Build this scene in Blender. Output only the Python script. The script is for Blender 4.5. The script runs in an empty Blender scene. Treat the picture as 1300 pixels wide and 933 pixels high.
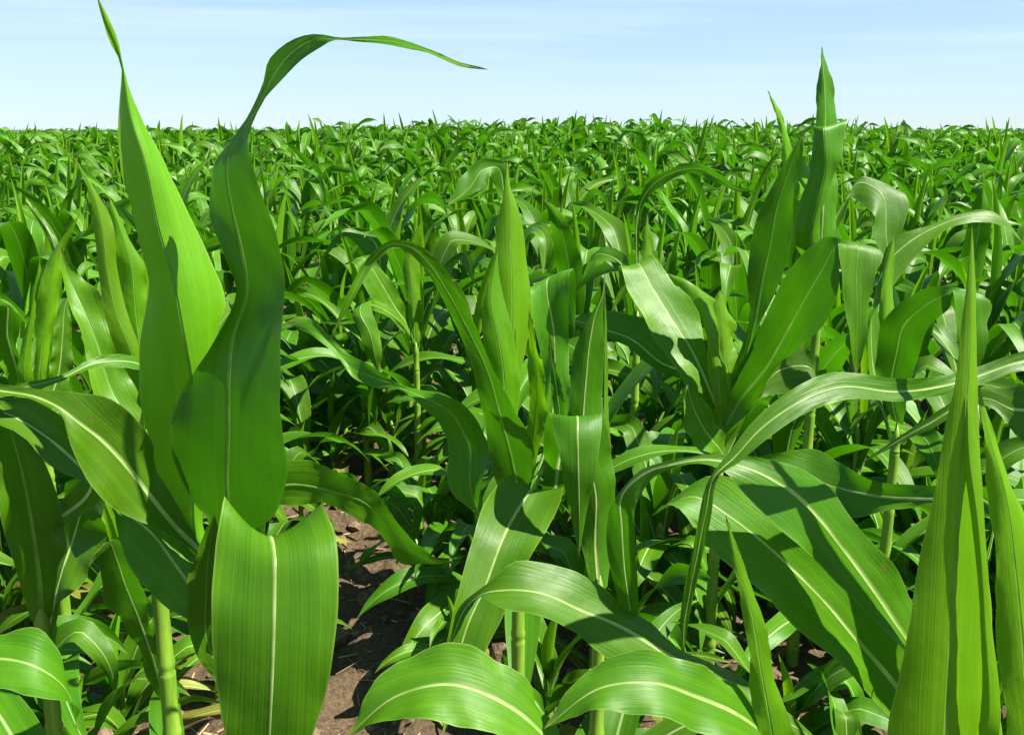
import bpy, math, random
import numpy as np
from mathutils import Vector, noise as mnoise

R = math.radians
scene = bpy.context.scene
random.seed(11)
rng = np.random.default_rng(7)

# ------------------------------------------------------------------ camera
PW, PH = 1300.0, 933.0          # size of the photograph, for turning its pixels into directions
FPX = 1249.0                    # focal length in photograph pixels
HORIZON = 166.0
EYE = 1.10
PITCH = math.atan((PH / 2 - HORIZON) / FPX)
cam_d = bpy.data.cameras.new('camera')
cam = bpy.data.objects.new('camera', cam_d)
scene.collection.objects.link(cam)
cam_d.sensor_width = 36.0
cam_d.lens = 36.0 * FPX / PW
cam_d.clip_start = 0.05
cam_d.clip_end = 9000
cam.location = (0, 0, EYE)
cam.rotation_euler = (math.pi / 2 - PITCH, 0, 0)
scene.camera = cam

# ------------------------------------------------------------------ world, sun, exposure
SUN_AZ, SUN_EL = R(105), R(52)    # azimuth from +Y towards +X; the sun stands high on the right
world = bpy.data.worlds.new('World')
scene.world = world
world.use_nodes = True
wn, wl = world.node_tree.nodes, world.node_tree.links
wn.clear()
w_out = wn.new('ShaderNodeOutputWorld')
w_bg = wn.new('ShaderNodeBackground')
w_sky = wn.new('ShaderNodeTexSky')
w_sky.sky_type = 'NISHITA'
w_sky.sun_disc = False
w_sky.sun_elevation = SUN_EL
w_sky.sun_rotation = SUN_AZ
w_sky.altitude = 100
w_sky.air_density = 1.0
w_sky.dust_density = 0.0
w_sky.ozone_density = 2.5
w_bg.inputs['Strength'].default_value = 0.05
# thin streaks of cirrus all round the sky
w_tc = wn.new('ShaderNodeTexCoord')
w_map = wn.new('ShaderNodeMapping')
w_map.inputs['Scale'].default_value = (1.0, 1.0, 22.0)
w_map.inputs['Rotation'].default_value = (R(2.0), R(1.5), R(20))
w_n1 = wn.new('ShaderNodeTexNoise')
w_n1.inputs['Scale'].default_value = 2.2
w_n1.inputs['Detail'].default_value = 7
w_n1.inputs['Roughness'].default_value = 0.55
w_n1.inputs['Distortion'].default_value = 0.5
w_ramp = wn.new('ShaderNodeValToRGB')
w_ramp.color_ramp.elements[0].position = 0.40
w_ramp.color_ramp.elements[0].color = (0.50, 0.50, 0.50, 1)
w_ramp.color_ramp.elements[1].position = 0.64
w_ramp.color_ramp.elements[1].color = (0.88, 0.88, 0.88, 1)
w_mix = wn.new('ShaderNodeMixRGB')
w_mix.inputs['Color2'].default_value = (5.5, 7.1, 8.4, 1)
wl.new(w_tc.outputs['Generated'], w_map.inputs['Vector'])
wl.new(w_map.outputs['Vector'], w_n1.inputs['Vector'])
wl.new(w_n1.outputs['Fac'], w_ramp.inputs['Fac'])
# the veil of thin cloud is seen edge-on towards the horizon and thins out overhead
w_sep = wn.new('ShaderNodeSeparateXYZ')
wl.new(w_tc.outputs['Generated'], w_sep.inputs[0])
w_thin = wn.new('ShaderNodeMapRange')
w_thin.inputs[1].default_value = 0.0
w_thin.inputs[2].default_value = 0.75
w_thin.inputs[3].default_value = 1.0
w_thin.inputs[4].default_value = 0.22
wl.new(w_sep.outputs['Z'], w_thin.inputs[0])
w_mul = wn.new('ShaderNodeMath')
w_mul.operation = 'MULTIPLY'
wl.new(w_ramp.outputs['Color'], w_mul.inputs[0])
wl.new(w_thin.outputs[0], w_mul.inputs[1])
wl.new(w_mul.outputs[0], w_mix.inputs['Fac'])
w_wb = wn.new('ShaderNodeMixRGB')          # cooler white balance of the clear sky
w_wb.blend_type = 'MULTIPLY'
w_wb.inputs['Fac'].default_value = 1.0
w_wb.inputs['Color2'].default_value = (0.78, 0.92, 1.04, 1)
wl.new(w_sky.outputs['Color'], w_wb.inputs['Color1'])
wl.new(w_wb.outputs['Color'], w_mix.inputs['Color1'])
wl.new(w_mix.outputs['Color'], w_bg.inputs['Color'])
wl.new(w_bg.outputs['Background'], w_out.inputs['Surface'])

sun_d = bpy.data.lights.new('sun', 'SUN')
sun_d.energy = 5.0
sun_d.angle = R(0.5)
sun_d.color = (1.0, 0.94, 0.82)
sun = bpy.data.objects.new('sun', sun_d)
scene.collection.objects.link(sun)
to_sun = Vector((math.sin(SUN_AZ) * math.cos(SUN_EL), math.cos(SUN_AZ) * math.cos(SUN_EL), math.sin(SUN_EL)))
sun.rotation_euler = to_sun.to_track_quat('Z', 'Y').to_euler()
sun.location = (6, 0, 10)

vs = scene.view_settings
vs.view_transform = 'Standard'
vs.look = 'None'
vs.exposure = 1.42
vs.gamma = 1.0
vs.use_curve_mapping = False
scene.render.engine = 'CYCLES'
cy = scene.cycles
cy.use_denoising = True
cy.max_bounces = 8
cy.diffuse_bounces = 3
cy.glossy_bounces = 3
cy.transmission_bounces = 6
cy.transparent_max_bounces = 8
cy.sample_clamp_indirect = 6.0

# ------------------------------------------------------------------ helpers
COL = scene.collection


def tag(o, label=None, cat=None, group=None, kind=None):
    if label: o['label'] = label
    if cat: o['category'] = cat
    if group: o['group'] = group
    if kind: o['kind'] = kind
    return o


def link_mesh(name, me, parent=None, col=COL):
    o = bpy.data.objects.new(name, me)
    if col: col.objects.link(o)
    if parent: o.parent = parent
    return o


def empty(name, loc=(0, 0, 0), rz=0.0):
    o = bpy.data.objects.new(name, None)
    o.empty_display_size = 0.1
    o.location = loc
    o.rotation_euler = (0, 0, rz)
    COL.objects.link(o)
    return o


CP, SP = math.cos(PITCH), math.sin(PITCH)


def at(u, v, Y):
    """Point at horizontal depth Y (metres in front of the eye) seen at photograph pixel (u, v)."""
    dx, dy = (u - PW / 2) / FPX, -(v - PH / 2) / FPX
    wy = CP + dy * SP
    wz = -SP + dy * CP
    k = Y / wy
    return np.array((dx * k, Y, EYE + wz * k))


def terrain(x, y):
    """Gentle swell of the field (metres)."""
    s = 1 / (1 + math.exp(-(y - 9) / 2.5))
    return s * (0.08 + 0.22 * math.exp(-((x - 1.5) / 6.5) ** 2 - ((y - 21) / 10) ** 2)
                + 0.05 * math.sin(x * 0.21 + 1) + 0.04 * math.sin(y * 0.17 + x * 0.1)
                - 0.03 * math.exp(-((x + 9) / 5) ** 2 - ((y - 20) / 9) ** 2))


# ------------------------------------------------------------------ materials
def new_mat(name):
    m = bpy.data.materials.new(name)
    m.use_nodes = True
    m.node_tree.nodes.clear()
    return m, m.node_tree.nodes, m.node_tree.links


def math_node(n, l, op, a, b=None, clamp=False):
    k = n.new('ShaderNodeMath')
    k.operation = op
    k.use_clamp = clamp
    for i, x in enumerate((a, b)):
        if x is None: continue
        if isinstance(x, (int, float)): k.inputs[i].default_value = x
        else: l.new(x, k.inputs[i])
    return k.outputs[0]


def mix_col(n, l, fac, a, b, kind='MIX'):
    k = n.new('ShaderNodeMixRGB')
    k.blend_type = kind
    for i, x in ((0, fac), (1, a), (2, b)):
        if isinstance(x, (int, float)): k.inputs[i].default_value = x
        elif isinstance(x, tuple): k.inputs[i].default_value = (*x, 1)
        else: l.new(x, k.inputs[i])
    return k.outputs[0]


def leaf_material(name, midrib=1.0, dark=(0.026, 0.116, 0.003), light=(0.100, 0.236, 0.004),
                  trans=(0.085, 0.36, 0.003), veins=1.0):
    """Corn blade: glossy cuticle over a thin blade that lets light through; parallel veins and a pale midrib follow the blade."""
    m, n, l = new_mat(name)
    out = n.new('ShaderNodeOutputMaterial')
    uv = n.new('ShaderNodeUVMap'); uv.uv_map = 'metric'      # across (m), along (m)
    nv = n.new('ShaderNodeUVMap'); nv.uv_map = 'norm'        # across 0..1, along 0..1
    sx = n.new('ShaderNodeSeparateXYZ'); l.new(uv.outputs[0], sx.inputs[0])
    sn = n.new('ShaderNodeSeparateXYZ'); l.new(nv.outputs[0], sn.inputs[0])
    oi = n.new('ShaderNodeObjectInfo')
    # parallel veins
    mp = n.new('ShaderNodeMapping'); l.new(uv.outputs[0], mp.inputs['Vector'])
    mp.inputs['Scale'].default_value = (520, 3.2, 1)
    nz = n.new('ShaderNodeTexNoise'); l.new(mp.outputs[0], nz.inputs['Vector'])
    nz.inputs['Scale'].default_value = 1.0
    nz.inputs['Detail'].default_value = 3
    nz.inputs['Roughness'].default_value = 0.6
    mp2 = n.new('ShaderNodeMapping'); l.new(uv.outputs[0], mp2.inputs['Vector'])
    mp2.inputs['Scale'].default_value = (130, 1.4, 1)
    nz2 = n.new('ShaderNodeTexNoise'); l.new(mp2.outputs[0], nz2.inputs['Vector'])
    nz2.inputs['Scale'].default_value = 1.0
    nz2.inputs['Detail'].default_value = 2
    vein = math_node(n, l, 'ADD', math_node(n, l, 'MULTIPLY', nz.outputs['Fac'], 0.5),
                     math_node(n, l, 'MULTIPLY', nz2.outputs['Fac'], 0.5))
    vr = n.new('ShaderNodeMapRange'); l.new(vein, vr.inputs[0])
    vr.inputs[1].default_value = 0.34; vr.inputs[2].default_value = 0.66
    # soft blotches
    tc = n.new('ShaderNodeTexCoord')
    bl = n.new('ShaderNodeTexNoise'); l.new(tc.outputs['Object'], bl.inputs['Vector'])
    bl.inputs['Scale'].default_value = 9; bl.inputs['Detail'].default_value = 3
    f = math_node(n, l, 'MULTIPLY', vr.outputs[0], 0.46 * veins)
    f = math_node(n, l, 'ADD', f, math_node(n, l, 'MULTIPLY', bl.outputs['Fac'], 0.30))
    mp3 = n.new('ShaderNodeMapping'); l.new(uv.outputs[0], mp3.inputs['Vector'])
    mp3.inputs['Scale'].default_value = (42, 5.5, 1)
    nz3 = n.new('ShaderNodeTexNoise'); l.new(mp3.outputs[0], nz3.inputs['Vector'])
    nz3.inputs['Scale'].default_value = 1.0; nz3.inputs['Detail'].default_value = 3
    f = math_node(n, l, 'ADD', f, math_node(n, l, 'MULTIPLY', math_node(n, l, 'SUBTRACT', nz3.outputs['Fac'], 0.5), 0.9))
    f = math_node(n, l, 'ADD', f, math_node(n, l, 'MULTIPLY', oi.outputs['Random'], 0.22), clamp=True)
    col = mix_col(n, l, f, dark, light)
    tcol = mix_col(n, l, f, tuple(c * 0.72 for c in trans), trans)
    # yellower towards the base, as young blades are
    base = n.new('ShaderNodeMapRange'); l.new(sn.outputs[1], base.inputs[0])
    base.inputs[1].default_value = 0.0; base.inputs[2].default_value = 0.20
    base.inputs[3].default_value = 0.55; base.inputs[4].default_value = 0.0
    col = mix_col(n, l, base.outputs[0], col, (0.11, 0.26, 0.02))
    # midrib
    d = math_node(n, l, 'ABSOLUTE', sx.outputs[0])
    wr = n.new('ShaderNodeMapRange'); l.new(sn.outputs[1], wr.inputs[0])
    wr.inputs[1].default_value = 0.0; wr.inputs[2].default_value = 0.9
    wr.inputs[3].default_value = 0.0042; wr.inputs[4].default_value = 0.0006
    rib = n.new('ShaderNodeMapRange'); l.new(math_node(n, l, 'DIVIDE', d, wr.outputs[0]), rib.inputs[0])
    rib.inputs[1].default_value = 0.45; rib.inputs[2].default_value = 1.0
    rib.inputs[3].default_value = 1.0; rib.inputs[4].default_value = 0.0
    ribf = math_node(n, l, 'MULTIPLY', rib.outputs[0], 0.85 * midrib)
    col = mix_col(n, l, ribf, col, (0.34, 0.46, 0.17))
    tcol = mix_col(n, l, ribf, tcol, (0.22, 0.36, 0.06))
    # thin pale margin
    e = math_node(n, l, 'ABSOLUTE', math_node(n, l, 'SUBTRACT', sn.outputs[0], 0.5))
    er = n.new('ShaderNodeMapRange'); l.new(e, er.inputs[0])
    er.inputs[1].default_value = 0.478; er.inputs[2].default_value = 0.498
    er.inputs[3].default_value = 0.0; er.inputs[4].default_value = 0.55
    col = mix_col(n, l, er.outputs[0], col, (0.22, 0.34, 0.06))
    mg = math_node(n, l, 'MULTIPLY', math_node(n, l, 'SUBTRACT', e, 0.40), 3.0, clamp=True)
    mgn = n.new('ShaderNodeTexNoise'); l.new(tc.outputs['Object'], mgn.inputs['Vector'])
    mgn.inputs['Scale'].default_value = 21; mgn.inputs['Detail'].default_value = 4
    mgr = n.new('ShaderNodeMapRange'); l.new(math_node(n, l, 'ADD', mgn.outputs['Fac'], math_node(n, l, 'MULTIPLY', mg, 0.35)), mgr.inputs[0])
    mgr.inputs[1].default_value = 0.78; mgr.inputs[2].default_value = 0.86; mgr.inputs[4].default_value = 0.65
    col = mix_col(n, l, mgr.outputs[0], col, (0.20, 0.21, 0.05))
    # a few brown flecks
    sp = n.new('ShaderNodeTexNoise'); l.new(tc.outputs['Object'], sp.inputs['Vector'])
    sp.inputs['Scale'].default_value = 55; sp.inputs['Detail'].default_value = 1
    spr = n.new('ShaderNodeMapRange'); l.new(sp.outputs['Fac'], spr.inputs[0])
    spr.inputs[1].default_value = 0.755; spr.inputs[2].default_value = 0.79
    spr.inputs[4].default_value = 0.7
    col = mix_col(n, l, spr.outputs[0], col, (0.16, 0.13, 0.03))
    tipn = math_node(n, l, 'ADD', sn.outputs[1], math_node(n, l, 'MULTIPLY', math_node(n, l, 'SUBTRACT', nz3.outputs['Fac'], 0.5), 0.12))
    tipr = n.new('ShaderNodeMapRange'); l.new(tipn, tipr.inputs[0])
    tipr.inputs[1].default_value = 0.955; tipr.inputs[2].default_value = 1.0
    tipr.inputs[4].default_value = 0.8
    col = mix_col(n, l, tipr.outputs[0], col, (0.24, 0.20, 0.05))
    # per plant tint
    hs = n.new('ShaderNodeHueSaturation'); l.new(col, hs.inputs['Color'])
    hr = n.new('ShaderNodeMapRange'); l.new(oi.outputs['Random'], hr.inputs[0])
    hr.inputs[3].default_value = 0.491; hr.inputs[4].default_value = 0.515
    l.new(hr.outputs[0], hs.inputs['Hue'])
    vr2 = n.new('ShaderNodeMapRange'); l.new(math_node(n, l, 'FRACT', math_node(n, l, 'MULTIPLY', oi.outputs['Random'], 7.31)), vr2.inputs[0])
    vr2.inputs[3].default_value = 0.78; vr2.inputs[4].default_value = 1.20
    l.new(vr2.outputs[0], hs.inputs['Value'])
    # relief
    bump = n.new('ShaderNodeBump')
    bump.inputs['Strength'].default_value = 0.28
    bump.inputs['Distance'].default_value = 0.0012
    hgt = math_node(n, l, 'ADD', vr.outputs[0], math_node(n, l, 'MULTIPLY', rib.outputs[0], -1.5 * midrib))
    wv = n.new('ShaderNodeTexNoise'); l.new(tc.outputs['Object'], wv.inputs['Vector'])
    wv.inputs['Scale'].default_value = 38; wv.inputs['Detail'].default_value = 2
    hgt = math_node(n, l, 'ADD', hgt, math_node(n, l, 'MULTIPLY', wv.outputs['Fac'], 2.4))
    l.new(hgt, bump.inputs['Height'])
    pb = n.new('ShaderNodeBsdfPrincipled')
    l.new(hs.outputs[0], pb.inputs['Base Color'])
    rr = n.new('ShaderNodeMapRange'); l.new(bl.outputs['Fac'], rr.inputs[0])
    rr.inputs[1].default_value = 0.3; rr.inputs[2].default_value = 0.7
    rr.inputs[3].default_value = 0.36; rr.inputs[4].default_value = 0.52
    l.new(rr.outputs[0], pb.inputs['Roughness'])
    pb.inputs['IOR'].default_value = 1.45
    pb.inputs['Specular IOR Level'].default_value = 0.34
    l.new(bump.outputs[0], pb.inputs['Normal'])
    tr = n.new('ShaderNodeBsdfTranslucent')
    l.new(tcol, tr.inputs['Color'])
    ad = n.new('ShaderNodeMixShader')
    ad.inputs[0].default_value = 0.30
    l.new(pb.outputs[0], ad.inputs[1]); l.new(tr.outputs[0], ad.inputs[2])
    l.new(ad.outputs[0], out.inputs['Surface'])
    return m


def plain_mat(name, c1, c2, scale, rough=0.5, trans=0.0, stretch=(1, 1, 1), bump=0.0, detail=4):
    m, n, l = new_mat(name)
    out = n.new('ShaderNodeOutputMaterial')
    tc = n.new('ShaderNodeTexCoord')
    mp = n.new('ShaderNodeMapping'); l.new(tc.outputs['Object'], mp.inputs['Vector'])
    mp.inputs['Scale'].default_value = stretch
    nz = n.new('ShaderNodeTexNoise'); l.new(mp.outputs[0], nz.inputs['Vector'])
    nz.inputs['Scale'].default_value = scale; nz.inputs['Detail'].default_value = detail
    mr = n.new('ShaderNodeMapRange'); l.new(nz.outputs['Fac'], mr.inputs[0])
    mr.inputs[1].default_value = 0.3; mr.inputs[2].default_value = 0.7
    col = mix_col(n, l, mr.outputs[0], c1, c2)
    pb = n.new('ShaderNodeBsdfPrincipled')
    l.new(col, pb.inputs['Base Color'])
    pb.inputs['Roughness'].default_value = rough
    if bump:
        b = n.new('ShaderNodeBump'); b.inputs['Strength'].default_value = bump
        b.inputs['Distance'].default_value = 0.01
        l.new(nz.outputs['Fac'], b.inputs['Height']); l.new(b.outputs[0], pb.inputs['Normal'])
    sh = pb.outputs[0]
    if trans:
        tr = n.new('ShaderNodeBsdfTranslucent'); l.new(col, tr.inputs['Color'])
        ms = n.new('ShaderNodeMixShader'); ms.inputs[0].default_value = trans
        l.new(sh, ms.inputs[1]); l.new(tr.outputs[0], ms.inputs[2]); sh = ms.outputs[0]
    l.new(sh, out.inputs['Surface'])
    return m


M_LEAF = leaf_material('corn_leaf')
M_BLADE = leaf_material('corn_leaf_broad', midrib=0.0)          # for blades whose midrib is a piece of its own
M_WHORL = leaf_material('corn_whorl_leaf', dark=(0.066, 0.190, 0.003), light=(0.134, 0.298, 0.004),
                        trans=(0.28, 0.66, 0.003), midrib=0.25)
M_SPEAR = leaf_material('corn_whorl_leaf_broad', dark=(0.066, 0.190, 0.003), light=(0.134, 0.298, 0.004),
                        trans=(0.28, 0.66, 0.003), midrib=0.0)
M_OLD = leaf_material('corn_leaf_yellowing', dark=(0.13, 0.16, 0.015), light=(0.26, 0.24, 0.05), trans=(0.30, 0.30, 0.02))
M_RIB = plain_mat('corn_midrib', (0.24, 0.40, 0.07), (0.46, 0.58, 0.22), 40, 0.36, 0.45, (1, 1, 1))
M_RIB_BACK = plain_mat('corn_midrib_back', (0.10, 0.26, 0.02), (0.17, 0.36, 0.04), 40, 0.4, 0.4, (1, 1, 1))
M_STALK = plain_mat('corn_stalk', (0.10, 0.25, 0.015), (0.23, 0.37, 0.035), 22, 0.42, 0.12, (6, 6, 0.7))
M_WEED = plain_mat('weed_leaf', (0.04, 0.14, 0.02), (0.09, 0.22, 0.03), 40, 0.5, 0.35)
M_STRAW = plain_mat('dry_straw', (0.22, 0.15, 0.07), (0.42, 0.33, 0.18), 30, 0.8)
M_CLOD = plain_mat('soil_clod', (0.088, 0.060, 0.035), (0.205, 0.147, 0.090), 60, 0.95, bump=0.8, detail=6)


def soil_material():
    m, n, l = new_mat('soil')
    out = n.new('ShaderNodeOutputMaterial')
    tc = n.new('ShaderNodeTexCoord')
    a = n.new('ShaderNodeTexNoise'); l.new(tc.outputs['Object'], a.inputs['Vector'])
    a.inputs['Scale'].default_value = 5; a.inputs['Detail'].default_value = 6
    b = n.new('ShaderNodeTexNoise'); l.new(tc.outputs['Object'], b.inputs['Vector'])
    b.inputs['Scale'].default_value = 90; b.inputs['Detail'].default_value = 8
    b.inputs['Roughness'].default_value = 0.65
    c = mix_col(n, l, a.outputs['Fac'], (0.088, 0.060, 0.035), (0.205, 0.147, 0.090))
    f = n.new('ShaderNodeMapRange'); l.new(b.outputs['Fac'], f.inputs[0])
    f.inputs[1].default_value = 0.35; f.inputs[2].default_value = 0.65
    c = mix_col(n, l, f.outputs[0], (0.072, 0.047, 0.027), c)
    v = n.new('ShaderNodeTexVoronoi'); l.new(tc.outputs['Object'], v.inputs['Vector'])
    v.inputs['Scale'].default_value = 55
    h = math_node(n, l, 'ADD', b.outputs['Fac'], math_node(n, l, 'MULTIPLY', v.outputs['Distance'], -0.6))
    bp = n.new('ShaderNodeBump'); bp.inputs['Strength'].default_value = 0.9
    bp.inputs['Distance'].default_value = 0.012
    l.new(h, bp.inputs['Height'])
    pb = n.new('ShaderNodeBsdfPrincipled'); l.new(c, pb.inputs['Base Color'])
    pb.inputs['Roughness'].default_value = 0.95
    pb.inputs['Specular IOR Level'].default_value = 0.2
    l.new(bp.outputs[0], pb.inputs['Normal'])
    l.new(pb.outputs[0], out.inputs['Surface'])
    return m


M_SOIL = soil_material()

# ------------------------------------------------------------------ ground
def ground_height(x, y):
    v = Vector((x, y, 0))
    h = 0.030 * mnoise.fractal(v * 2.3, 1.0, 2.0, 3) + 0.022 * mnoise.fractal(v * 9, 0.8, 2.1, 4)
    r = mnoise.noise(v * 22)
    return h + 0.014 * max(0.0, r) - 0.02


def build_ground():
    fine_x = list(np.arange(-2.6, 2.6, 0.026))
    fine_y = list(np.arange(0.9, 5.2, 0.026))
    def grow(start, end, step, k):
        o, x = [], start
        while x < end:
            step *= k; x += step; o.append(x)
        return o
    rx = grow(fine_x[-1], 4000, 0.05, 1.35)
    xs = [-x for x in reversed(rx)] + fine_x + rx
    ys = list(reversed([1.8 - y for y in grow(0.9, 120, 0.05, 1.35)])) + fine_y + grow(fine_y[-1], 6000, 0.05, 1.25)
    verts, faces = [], []
    for y in ys:
        for x in xs:
            near = max(0.0, min(1.0, (9 - math.hypot(x, y - 2)) / 3))
            z = terrain(x, y) * (1 if abs(y) < 200 and abs(x) < 200 else 0)
            if near > 0: z += near * ground_height(x, y)
            else: z -= 0.02
            verts.append((x, y, z))
    nx = len(xs)
    for j in range(len(ys) - 1):
        for i in range(nx - 1):
            a = j * nx + i
            faces.append((a, a + 1, a + nx + 1, a + nx))
    me = bpy.data.meshes.new('soil_ground')
    me.from_pydata(verts, [], faces)
    me.materials.append(M_SOIL)
    me.polygons.foreach_set('use_smooth', [True] * len(faces))
    o = link_mesh('soil_ground', me)
    tag(o, 'bare brown crumbly field soil between the corn rows', None, None, 'structure')


build_ground()

# ------------------------------------------------------------------ blades
def smooth(x):
    x = max(0.0, min(1.0, x))
    return x * x * (3 - 2 * x)


def strip_mesh(name, rows, T, along_len, mat, widths, gap=None):
    """rows: (n, k, 3) points; T: (n, k) position across from -1 to 1; gap: column after which the midrib is left out."""
    nr, nc = rows.shape[0], rows.shape[1]
    if not hasattr(T, 'shape'): T = np.repeat(np.linspace(-1, 1, nc)[None, :], nr, 0)
    me = bpy.data.meshes.new(name)
    idx = np.arange(nr * nc).reshape(nr, nc)
    f = np.stack([idx[:-1, :-1], idx[:-1, 1:], idx[1:, 1:], idx[1:, :-1]], -1)
    if gap is not None: f = np.delete(f, gap, axis=1)
    f = f.reshape(-1, 4)
    me.from_pydata(rows.reshape(-1, 3).tolist(), [], f.tolist())
    s = np.linspace(0, 1, nr)
    um = np.stack([T / 2 * widths[:, None], np.repeat(along_len[:, None], nc, 1)], -1).reshape(-1, 2)
    un = np.stack([T / 2 + 0.5, np.repeat(s[:, None], nc, 1)], -1).reshape(-1, 2)
    loops = f.reshape(-1)
    for nm, arr in (('metric', um), ('norm', un)):
        lay = me.uv_layers.new(name=nm)
        lay.data.foreach_set('uv', arr[loops].astype(np.float32).ravel())
    me.polygons.foreach_set('use_smooth', [True] * len(f))
    me.materials.append(mat)
    me.update()
    return me


def spline_eval(K, pts, tt):
    """Cubic Hermite with finite-difference tangents at knots K; pts (k, d)."""
    k = len(K)
    m = np.zeros_like(pts)
    for i in range(k):
        if i == 0: m[i] = (pts[1] - pts[0]) / (K[1] - K[0])
        elif i == k - 1: m[i] = (pts[-1] - pts[-2]) / (K[-1] - K[-2])
        else:
            d0 = (pts[i] - pts[i - 1]) / (K[i] - K[i - 1]); d1 = (pts[i + 1] - pts[i]) / (K[i + 1] - K[i])
            h0, h1 = K[i] - K[i - 1], K[i + 1] - K[i]
            m[i] = (d0 * h1 + d1 * h0) / (h0 + h1)
    out = np.zeros((len(tt), pts.shape[1]))
    j = np.clip(np.searchsorted(K, tt, 'right') - 1, 0, k - 2)
    h = (K[j + 1] - K[j])
    t = ((tt - K[j]) / h)[:, None]
    h = h[:, None]
    out = ((2 * t**3 - 3 * t**2 + 1) * pts[j] + (t**3 - 2 * t**2 + t) * h * m[j]
           + (-2 * t**3 + 3 * t**2) * pts[j + 1] + (t**3 - t**2) * h * m[j + 1])
    return out


def unit(a):
    return a / (np.linalg.norm(a, axis=-1, keepdims=True) + 1e-9)


def rib_mesh(name, mid, nrm, half, mat):
    """Midrib: a shallow groove of its own that fills the gap between the two halves of a blade."""
    k = np.linspace(-1, 1, 5)
    dip = np.array((0.0, -0.30, -0.42, -0.30, 0.0))
    V = mid[:, None, :] + half[:, None, :] * k[None, :, None] + nrm[:, None, :] * (dip[None, :, None] * np.linalg.norm(half, axis=1)[:, None, None])
    n, nc = V.shape[:2]
    idx = np.arange(n * nc).reshape(n, nc)
    f = np.stack([idx[:-1, :-1], idx[:-1, 1:], idx[1:, 1:], idx[1:, :-1]], -1).reshape(-1, 4).tolist()
    me = bpy.data.meshes.new(name)
    me.from_pydata(V.reshape(-1, 3).tolist(), [], f)
    me.polygons.foreach_set('use_smooth', [True] * len(f))
    me.materials.append(mat)
    return me


def tube_rings(rings, segs=10):
    """rings: list of (x, y, z, r)"""
    v, f = [], []
    for (x, y, z, r) in rings:
        for k in range(segs):
            a = 2 * math.pi * k / segs
            v.append((x + r * math.cos(a), y + r * math.sin(a), z))
    for i in range(len(rings) - 1):
        for k in range(segs):
            a, b = i * segs + k, i * segs + (k + 1) % segs
            f.append((a, b, b + segs, a + segs))
    f.append(tuple(range(len(v) - segs, len(v))))
    return v, f


def stalk_mesh(name, height, r0, r1, lean=(0, 0), rnd=random):
    rings = []
    nodes = [0.0]
    z = 0.05
    while z < height:
        nodes.append(z); z += rnd.uniform(0.08, 0.12)
    nodes.append(height)
    for i in range(len(nodes) - 1):
        a, b = nodes[i], nodes[i + 1]
        for t, g in ((0.0, 1.00), (0.05, 1.16), (0.11, 1.22), (0.16, 1.08), (0.6, 1.04), (0.93, 1.14), (0.97, 1.18)):
            q = a + (b - a) * t
            k = q / height
            rr = (r0 + (r1 - r0) * k) * g
            rings.append((lean[0] * k * k, lean[1] * k * k, q - (0.04 if q == 0 else 0), rr))
    rings.append((lean[0], lean[1], height + 0.03, r1 * 0.12))
    v, f = tube_rings(rings, 12)
    me = bpy.data.meshes.new(name)
    me.from_pydata(v, [], f)
    me.polygons.foreach_set('use_smooth', [True] * len(f))
    me.materials.append(M_STALK)
    return me


def grown_blade(rnd, length, width, hb, az, th0, bend, power, fold0, fold1, twist, wave, nr=30, nc=7, r=0.011, kink=None):
    """One blade grown from the stalk: returns rows of points, centre line, normals, across and widths."""
    d = np.array((math.cos(az), math.sin(az), 0.0))
    up = np.array((0, 0, 1.0))
    side0 = np.array((-math.sin(az), math.cos(az), 0.0))
    p = d * r + up * hb
    ds = length / (nr - 1)
    rows, mids, nrms, acs, ws = [], [], [], [], []
    sway = rnd.uniform(-0.5, 0.5)
    ph1, ph2 = rnd.uniform(0, 6.3), rnd.uniform(0, 6.3)
    k1, k2 = rnd.uniform(9, 15), rnd.uniform(9, 15)
    for i in range(nr):
        s = i / (nr - 1)
        th = th0 + bend * s ** power
        if kink and s > kink[0]: th += kink[1] * smooth((s - kink[0]) / 0.05)
        hd = d * math.cos(sway * s * s) + side0 * math.sin(sway * s * s)
        sd = -d * math.sin(sway * s * s) + side0 * math.cos(sway * s * s)
        tan = hd * math.sin(th) + up * math.cos(th)
        nor = up * math.sin(th) - hd * math.cos(th)
        roll = twist * s * s
        ac = sd * math.cos(roll) + nor * math.sin(roll)
        nn = nor * math.cos(roll) - sd * math.sin(roll)
        if s < 0.34: w = width * (0.52 + 0.48 * smooth(s / 0.34))
        else: w = width * max(0.0, 1 - ((s - 0.34) / 0.66) ** 1.9)
        w = max(w, 0.0012)
        fold = fold0 + (fold1 - fold0) * smooth(s / 0.55)
        row = []
        for j in range(nc):
            t = -1 + 2 * j / (nc - 1)
            q = abs(t)
            ph, kk = (ph1, k1) if t < 0 else (ph2, k2)
            ripple = wave * (q ** 1.6) * math.sin(kk * s + ph + 0.6 * math.sin(5 * s + ph)) * smooth(s / 0.15) * smooth((1 - s) / 0.2)
            fa = fold * (0.55 + 0.45 * q)
            row.append(p + ac * (t * w / 2 * math.cos(fa)) + nn * (q * w / 2 * math.sin(fa) + ripple))
        rows.append(row); mids.append(p.copy()); nrms.append(nn); acs.append(ac); ws.append(w)
        p = p + tan * ds
    return (np.array(rows), np.array(mids), np.array(nrms), np.array(acs), np.array(ws), np.linspace(0, length, nr))


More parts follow.
